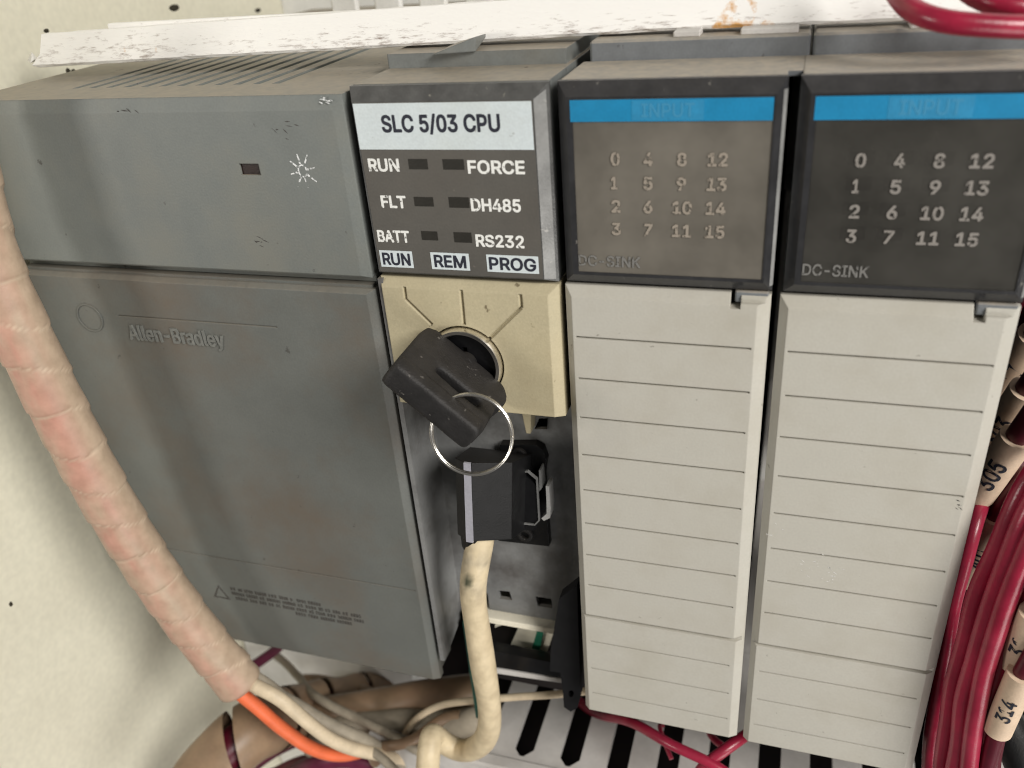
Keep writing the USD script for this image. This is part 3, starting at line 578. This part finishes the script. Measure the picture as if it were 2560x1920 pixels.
# ------------------------------------------------------------------ wrapped bundle on the left with the wires that leave it
wb = thing('wrapped_wire_bundle', 'long wrapped wire bundle in dusty pinkish beige spiral tape on the left', 'wire bundle', (-100, -14, -40))
bp = px((-150, 120, -10), (-92, 380, -13), (-36, 620, -15), (44, 810, -16), (136, 1000, -16), (272, 1255, -15), (400, 1455, -13), (500, 1590, -12), (585, 1690, -11), (612, 1722, -11))
def rwrap(S, T, L):
    ph = (S / 9.6 + T / (2 * math.pi) + 0.10 * np.sin(T * 2 + S * 0.15)) % 1.0
    r = 5.45 * (0.95 + 0.075 * ph) + 0.10 * (meshkit.noise(np.stack([S * 0.5, np.cos(T) * 2, np.sin(T) * 2], -1), 9) - 0.5)
    end = np.clip((L - S) / 2.2, 0, 1)
    return r * (0.35 + 0.65 * np.sqrt(1 - (1 - end) ** 2)) * np.where(S > L - 9, 1.04, 1.0)
V, f, SS, TH = tube(bp, 6, 40, 0.55, rfun=rwrap)
ph = (SS / 9.6 + TH / (2 * math.pi) + 0.10 * np.sin(TH * 2 + SS * 0.15)) % 1.0
nz = meshkit.fbm(np.stack([SS * 0.12, np.cos(TH) * 1.6, np.sin(TH) * 1.6], -1), 4, 3)
d_ = (np.cos(TH + 0.15 * np.sin(SS * 0.07)))
pink = np.clip((nz - 0.28) * 2.6, 0, 1) * np.clip(d_ * 1.6 - 0.2, 0, 1) * np.clip(1.15 - 0.9 * np.clip(np.abs(ph - 0.0), 0, 1) * 0.3 - SS / 500, 0, 1)
seam = np.clip(1 - np.abs(ph - 0.03) / 0.05, 0, 1)
A, Bc, Cc = np.array([0.455, 0.345, 0.25]), np.array([0.50, 0.26, 0.20]), np.array([0.68, 0.55, 0.41])
tint = A + (Bc - A) * pink[..., None]; tint = tint + (Cc - tint) * (seam * 0.6)[..., None]
tint = np.vstack([tint.reshape(-1, 3), A, A])
part(wb, 'spiral_wrap', (V, f), WRAP, tint=tint)
wire('orange_wire', px((560, 1690, -10.5), (640, 1765, -10), (720, 1832, -7), (800, 1880, -3), (870, 1888, 2), (930, 1870, 8), (1000, 1890, 14)), 1.8, ORANGE, 'orange wire coming out of the wrapped bundle', cat='wire')
wire('cream_wire', px((560, 1650, -10), (612, 1700, -11), (680, 1740, -11.5), (760, 1798, -10), (850, 1860, -6), (930, 1882, -1), (1010, 1905, 6), (1060, 1930, 10)), 1.75, CREAM_WIRE, 'cream wire running beside the orange wire out of the bundle')
wire('grey_wire', px((650, 1720, -6), (760, 1778, -5), (850, 1828, -3), (930, 1862, 1), (985, 1900, 4), (1030, 1960, 6)), 2.0, GREY_WIRE, 'dusty grey wire just above the cream wire')
wire('thin_cream_wire', px((1470, 1728, 12), (1400, 1733, 12), (1300, 1742, 12), (1200, 1750, 12), (1110, 1764, 12), (1040, 1800, 10), (1005, 1850, 8), (990, 1900, 6), (960, 1960, 6)), 0.95, CREAM_WIRE, 'thin cream wire crossing behind the thick cream cable')

# brown spiral wrapped conduits at the lower left
def spiral(name, pts, r, pitch, fill, label, twist=0.0):
    c = thing(name, label, 'cable sleeve', pts[0])
    P = spline(pts, 0.8); T, N, Bn = frames(P); S = np.r_[0, np.cumsum(np.linalg.norm(np.diff(P, axis=0), axis=1))]
    turns = S[-1] / pitch - fill - twist; nr, nc = int(turns * 40), 9
    Ph, U = np.meshgrid(np.linspace(0, turns * 2 * math.pi, nr), np.linspace(0, fill, nc), indexing='ij')
    ss = pitch * (Ph / (2 * math.pi) + U + twist); ip = lambda A_: np.stack([np.interp(ss, S, A_[:, k]) for k in range(3)], -1)
    Pc, Nc, Bc_ = ip(P), ip(N), ip(Bn)
    rr = r * (1 + 0.03 * np.cos(U / fill * 6.28) + 0.03 * (meshkit.noise(np.stack([ss * 0.2, Ph * 0.8, U], -1), 5) - 0.5))
    grids = [(Pc + q[..., None] * (np.cos(-Ph)[..., None] * Nc + np.sin(-Ph)[..., None] * Bc_)).reshape(-1, 3) for q in (rr, rr - 0.6)]
    i, j = np.meshgrid(np.arange(nr - 1), np.arange(nc - 1), indexing='ij'); q0 = i * nc + j
    ff = np.concatenate([np.stack([q0, q0 + 1, q0 + nc + 1], -1).reshape(-1, 3), np.stack([q0, q0 + nc + 1, q0 + nc], -1).reshape(-1, 3)])
    part(c, 'spiral_wrap', trimesh.Trimesh(np.vstack(grids), np.vstack([ff, ff[:, ::-1] + nr * nc]), process=False), WRAP_BROWN, smooth=40)
    V3, f3, _, _ = tube(pts, r * 0.62, 14, 1.5)
    part(c, 'inner_wires', trimesh.Trimesh(V3, f3, process=False), RED_DARK, smooth=50)
spiral('spiral_sleeve', px((420, 2240, -40), (468, 2050, -24), (532, 1915, -12), (622, 1835, -2), (720, 1790, 12), (840, 1762, 28), (980, 1740, 48), (1120, 1720, 70)), 8.6, 17.0, 0.88, 'wide brown spiral sleeve curving up from the lower left corner', 0.45)
wire('brown_cable', px((690, 1800, 14), (800, 1790, 16), (920, 1772, 18), (1020, 1756, 20), (1180, 1735, 26)), 5.5, WRAP_BROWN, 'dusty brown cable behind the grey wire under the power supply', cat='cable')
wire('brown_cable', px((780, 1862, 10), (880, 1815, 12), (990, 1806, 13), (1090, 1812, 13), (1200, 1800, 16)), 4.0, GREY_WIRE, 'lower grey brown cable behind the thin cream wire', cat='cable')
wire('maroon_wire', px((560, 1690, 20), (640, 1662, 30), (690, 1625, 40), (760, 1570, 60)), 1.7, PURPLE, 'maroon wire passing behind the lower left corner of the power supply')
wire('maroon_wire', px((590, 1975, 10), (670, 1890, 12), (760, 1846, 14), (840, 1828, 16), (910, 1840, 18)), 1.6, PURPLE, 'maroon wire crossing under the orange wire')
wire('maroon_wire', px((700, 1960, 4), (790, 1910, 6), (880, 1900, 8), (960, 1925, 10), (1000, 1980, 12)), 2.6, PURPLE, 'maroon wire under the cream wire at the bottom edge')
wire('maroon_wire', px((640, 1960, 8), (760, 1905, 10), (860, 1885, 12), (950, 1890, 14), (1010, 1940, 16)), 2.2, RED_DARK, 'dark red wire under the orange wire at the bottom edge')

single('trunking', cbox(-137.6, -72, 45, 70, -330, -122, 0.6), PANEL, 'white trunking glimpsed below the power supply, behind the brown sleeve', 'trunking')

for k, (q, r_, m_, lab) in enumerate((
    (((760, 1700, 40), (860, 1712, 36), (960, 1742, 30), (1060, 1750, 28), (1170, 1716, 30)), 1.9, WRAP_BROWN, 'dirty brown cable just below the power supply edge'),
    (((690, 1640, 42), (760, 1712, 24), (830, 1766, 12), (900, 1800, 9), (960, 1830, 6), (1010, 1858, 4), (1050, 1880, 4)), 1.3, GREY_WIRE, 'thin grey wire sloping towards the cream cable bend'),
    (((940, 1905, 4), (985, 1862, 3), (1030, 1850, 5), (1075, 1822, 9), (1150, 1790, 14)), 1.5, WRAP_BROWN, 'short brown cable behind the cream cable bend'),
    (((640, 1690, -9), (720, 1748, -4), (800, 1800, 2), (880, 1850, 1), (950, 1892, -2), (1005, 1950, -4)), 1.2, GREY_WIRE, 'grimy thin wire beside the dusty grey wire'))):
    wire('dirty_cable', px(*q), r_, m_, lab, cat='cable')

# ------------------------------------------------------------------ red wires
G = 'red wires of the bundle at the right'
RB = [([(2600, 1000, 48), (2520, 1120, 40), (2474, 1220, 24), (2440, 1300, 12), (2406, 1410, 8), (2368, 1600, 6), (2342, 1750, 5), (2322, 1920, 5), (2320, 2000, 5)], 1.5, RED, 'dark glossy red wire hugging the edge of the right input module'),
      ([(2640, 1110, 6), (2575, 1190, 3), (2524, 1290, 1), (2478, 1400, 0), (2412, 1600, -1), (2378, 1750, -1), (2354, 1920, -1), (2350, 2000, -1)], 1.55, RED, 'bright red wire second from the module edge in the right bundle'),
      ([(2680, 1130, 2), (2610, 1210, 0), (2562, 1290, -2), (2516, 1400, -3), (2449, 1600, -4), (2412, 1750, -4), (2388, 1920, -4), (2384, 2000, -4)], 1.6, RED, 'bright red wire third from the module edge in the right bundle'),
      ([(2720, 1180, 0), (2650, 1240, -2), (2596, 1320, -4), (2548, 1420, -5), (2486, 1600, -6), (2446, 1750, -6), (2420, 1920, -6), (2416, 2000, -6)], 1.6, RED, 'bright red wire fourth from the module edge in the right bundle'),
      ([(2740, 1230, 2), (2660, 1320, -1), (2590, 1440, -3), (2522, 1600, -4), (2480, 1750, -4), (2453, 1920, -4), (2448, 2000, -4)], 1.55, RED, 'bright red wire on the outer side of the right bundle'),
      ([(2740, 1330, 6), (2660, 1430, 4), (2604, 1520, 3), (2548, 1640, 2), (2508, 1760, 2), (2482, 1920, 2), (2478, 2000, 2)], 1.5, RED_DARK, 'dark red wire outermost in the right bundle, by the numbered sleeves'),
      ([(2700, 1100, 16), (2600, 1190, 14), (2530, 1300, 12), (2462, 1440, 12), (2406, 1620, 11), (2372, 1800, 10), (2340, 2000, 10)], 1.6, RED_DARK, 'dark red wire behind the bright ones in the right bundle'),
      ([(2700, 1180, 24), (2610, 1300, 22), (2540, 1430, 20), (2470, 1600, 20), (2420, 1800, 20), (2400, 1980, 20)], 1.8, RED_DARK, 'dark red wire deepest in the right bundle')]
for pts, r, mt, lab in RB: wire('red_wire', px(*pts), r, mt, lab, G, n=14)
def marked_wire(pts, r, seg, s, label, mt=RED_DARK, roll=0.0, h=2.3, flip=False):
    w = thing('marked_wire', label, 'wire', at(*pts[0]), 'numbered wires at the right')
    P3 = px(*pts)
    V, f, _, _ = tube(P3, r, 14); part(w, 'jacket', trimesh.Trimesh(V, f, process=False), mt, smooth=50)
    Q = spline(P3, 0.3); a = np.argmin(np.linalg.norm(Q - at(*seg[0]), axis=1)); b = np.argmin(np.linalg.norm(Q - at(*seg[1]), axis=1))
    a, b = min(a, b), max(a, b)
    V, f, _, _ = tube(np.linspace(Q[a], Q[b], 12), r + 0.85, 24, smooth_in=False); sl = part(w, 'number_sleeve', trimesh.Trimesh(V, f, process=False), MARKER, smooth=50)
    p0, p1 = Q[a], Q[b]; ax = (p1 - p0) / np.linalg.norm(p1 - p0)
    dv = lambda p: (CAM_R[1] @ (p - CAM_C)) / (CAM_R[2] @ (p - CAM_C))
    if dv(p1) > dv(p0): ax, p0, p1 = -ax, p1, p0                # the digits read upwards
    mid = (p0 + p1) / 2; view = CAM_C - mid; view -= ax * (view @ ax); view /= np.linalg.norm(view)
    up = np.cross(view, ax); ln = np.linalg.norm(p1 - p0)
    tm = meshkit.text_mesh(s, h, 0.05, bold=True); v = tm.vertices.copy(); v[:, 0] -= (v[:, 0].min() + v[:, 0].max()) / 2; v[:, 1] -= h / 2
    v[:, 0] *= min(1.0, ln * 0.8 / np.ptp(v[:, 0])); R = r + 0.85
    # curve the digits round the sleeve
    ang = v[:, 1] / R + roll
    W = mid + np.outer(v[:, 0], ax) + ((R + 0.05 + v[:, 2])[:, None]) * (np.outer(np.cos(ang), view) + np.outer(np.sin(ang), up))
    tm.vertices = W; part(sl, 'lettering', tm, INK)
marked_wire([(2380, 1380, 24), (2430, 1262, 18), (2470, 1198, 15), (2540, 1098, 12), (2610, 1000, 8), (2700, 880, 4)], 2.0, ((2443, 1242, 16), (2545, 1090, 12)), '305', 'dark red wire with the lowest of three stacked beige sleeves, reading 305', h=2.9)
marked_wire([(2400, 1290, 30), (2450, 1150, 26), (2490, 1086, 23), (2560, 985, 18), (2650, 860, 12)], 2.0, ((2462, 1130, 25), (2565, 978, 17)), '303', 'dark red wire with the middle of three stacked beige sleeves, reading 303', h=2.9)
marked_wire([(2420, 1200, 40), (2470, 1030, 36), (2510, 968, 33), (2570, 875, 28), (2660, 730, 22)], 2.3, ((2488, 1000, 34), (2590, 840, 26)), '117', 'dark red wire with the topmost beige sleeve, reading 117', h=2.9)
marked_wire([(2385, 1600, 22), (2415, 1480, 20), (2450, 1370, 18), (2500, 1270, 16), (2580, 1180, 14)], 1.8, ((2425, 1445, 20), (2488, 1294, 16)), '401', 'dark red wire with a shaded sleeve numbered 401 behind the bright wires')
marked_wire([(2440, 2000, -4), (2486, 1850, -6), (2514, 1770, -7), (2552, 1690, -8), (2620, 1570, -9)], 1.5, ((2498, 1822, -6), (2556, 1682, -8)), '314', 'dark red wire with the lowest beige sleeve of all, reading 314', h=2.3)
marked_wire([(2500, 1760, 0), (2530, 1660, -4), (2560, 1585, -6), (2640, 1450, -8)], 1.5, ((2532, 1655, -4), (2590, 1530, -7)), '31', 'dark red wire with a partly cropped sleeve just above the lowest one', h=2.7)
GB = 'dark wires filling the back of the right bundle'
rb = np.random.RandomState(21)
for k in range(13):
    y0 = 34 + 5.0 * (k % 7); sx = rb.uniform(-20, 20)
    q = [(2600 + 38 * (k % 5) + sx, 620 + 20 * (k % 3), y0 - 8), (2500 + 40 * (k % 5) + sx, 900, y0), (2440 + 42 * (k % 5) + sx, 1250, y0 + 4), (2390 + 40 * (k % 5) + sx, 1600, y0 + 6), (2370 + 36 * (k % 5) + sx, 2000, y0 + 6)]
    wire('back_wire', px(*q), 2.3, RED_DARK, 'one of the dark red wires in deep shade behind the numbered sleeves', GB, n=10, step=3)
wire('black_cable', px((2500, 1790, 14), (2535, 1850, 12), (2580, 1960, 10)), 4.0, BLACK, 'thick black cable at the lower right corner', cat='cable')
wire('red_loop_wire', px((2170, -120, 14), (2252, 0, 8), (2298, 34, 4), (2370, 56, 2), (2450, 66, 2), (2560, 71, 3), (2680, 66, 6)), 1.5, RED, 'thick red wire looping in front of the white strip at the upper right')
wire('red_loop_wire', px((2370, -90, 14), (2440, -10, 10), (2500, 12, 8), (2570, 22, 8), (2690, 20, 10)), 1.5, RED, 'red wire in the upper right corner behind the larger loop')
wire('thin_red_wire', px((1440, 1745, 34), (1500, 1787, 24), (1590, 1812, 12), (1680, 1862, 6), (1770, 1905, 4), (1860, 1980, 2)), 1.25, RED, 'red wire running down over the slotted duct fingers')
wire('thin_red_wire', px((1900, 1800, 22), (1850, 1850, 10), (1800, 1885, 6), (1745, 1940, 4)), 1.35, RED, 'red wire rising between the two input module doors')
wire('thin_red_wire', px((1655, 1810, 22), (1662, 1850, 12), (1680, 1898, 8)), 0.6, RED, 'short thin red strand hanging over the duct fingers')
wire('thin_red_wire', px((1775, 1825, 20), (1795, 1855, 14), (1815, 1870, 12)), 0.9, RED, 'short red strand under the left input module')
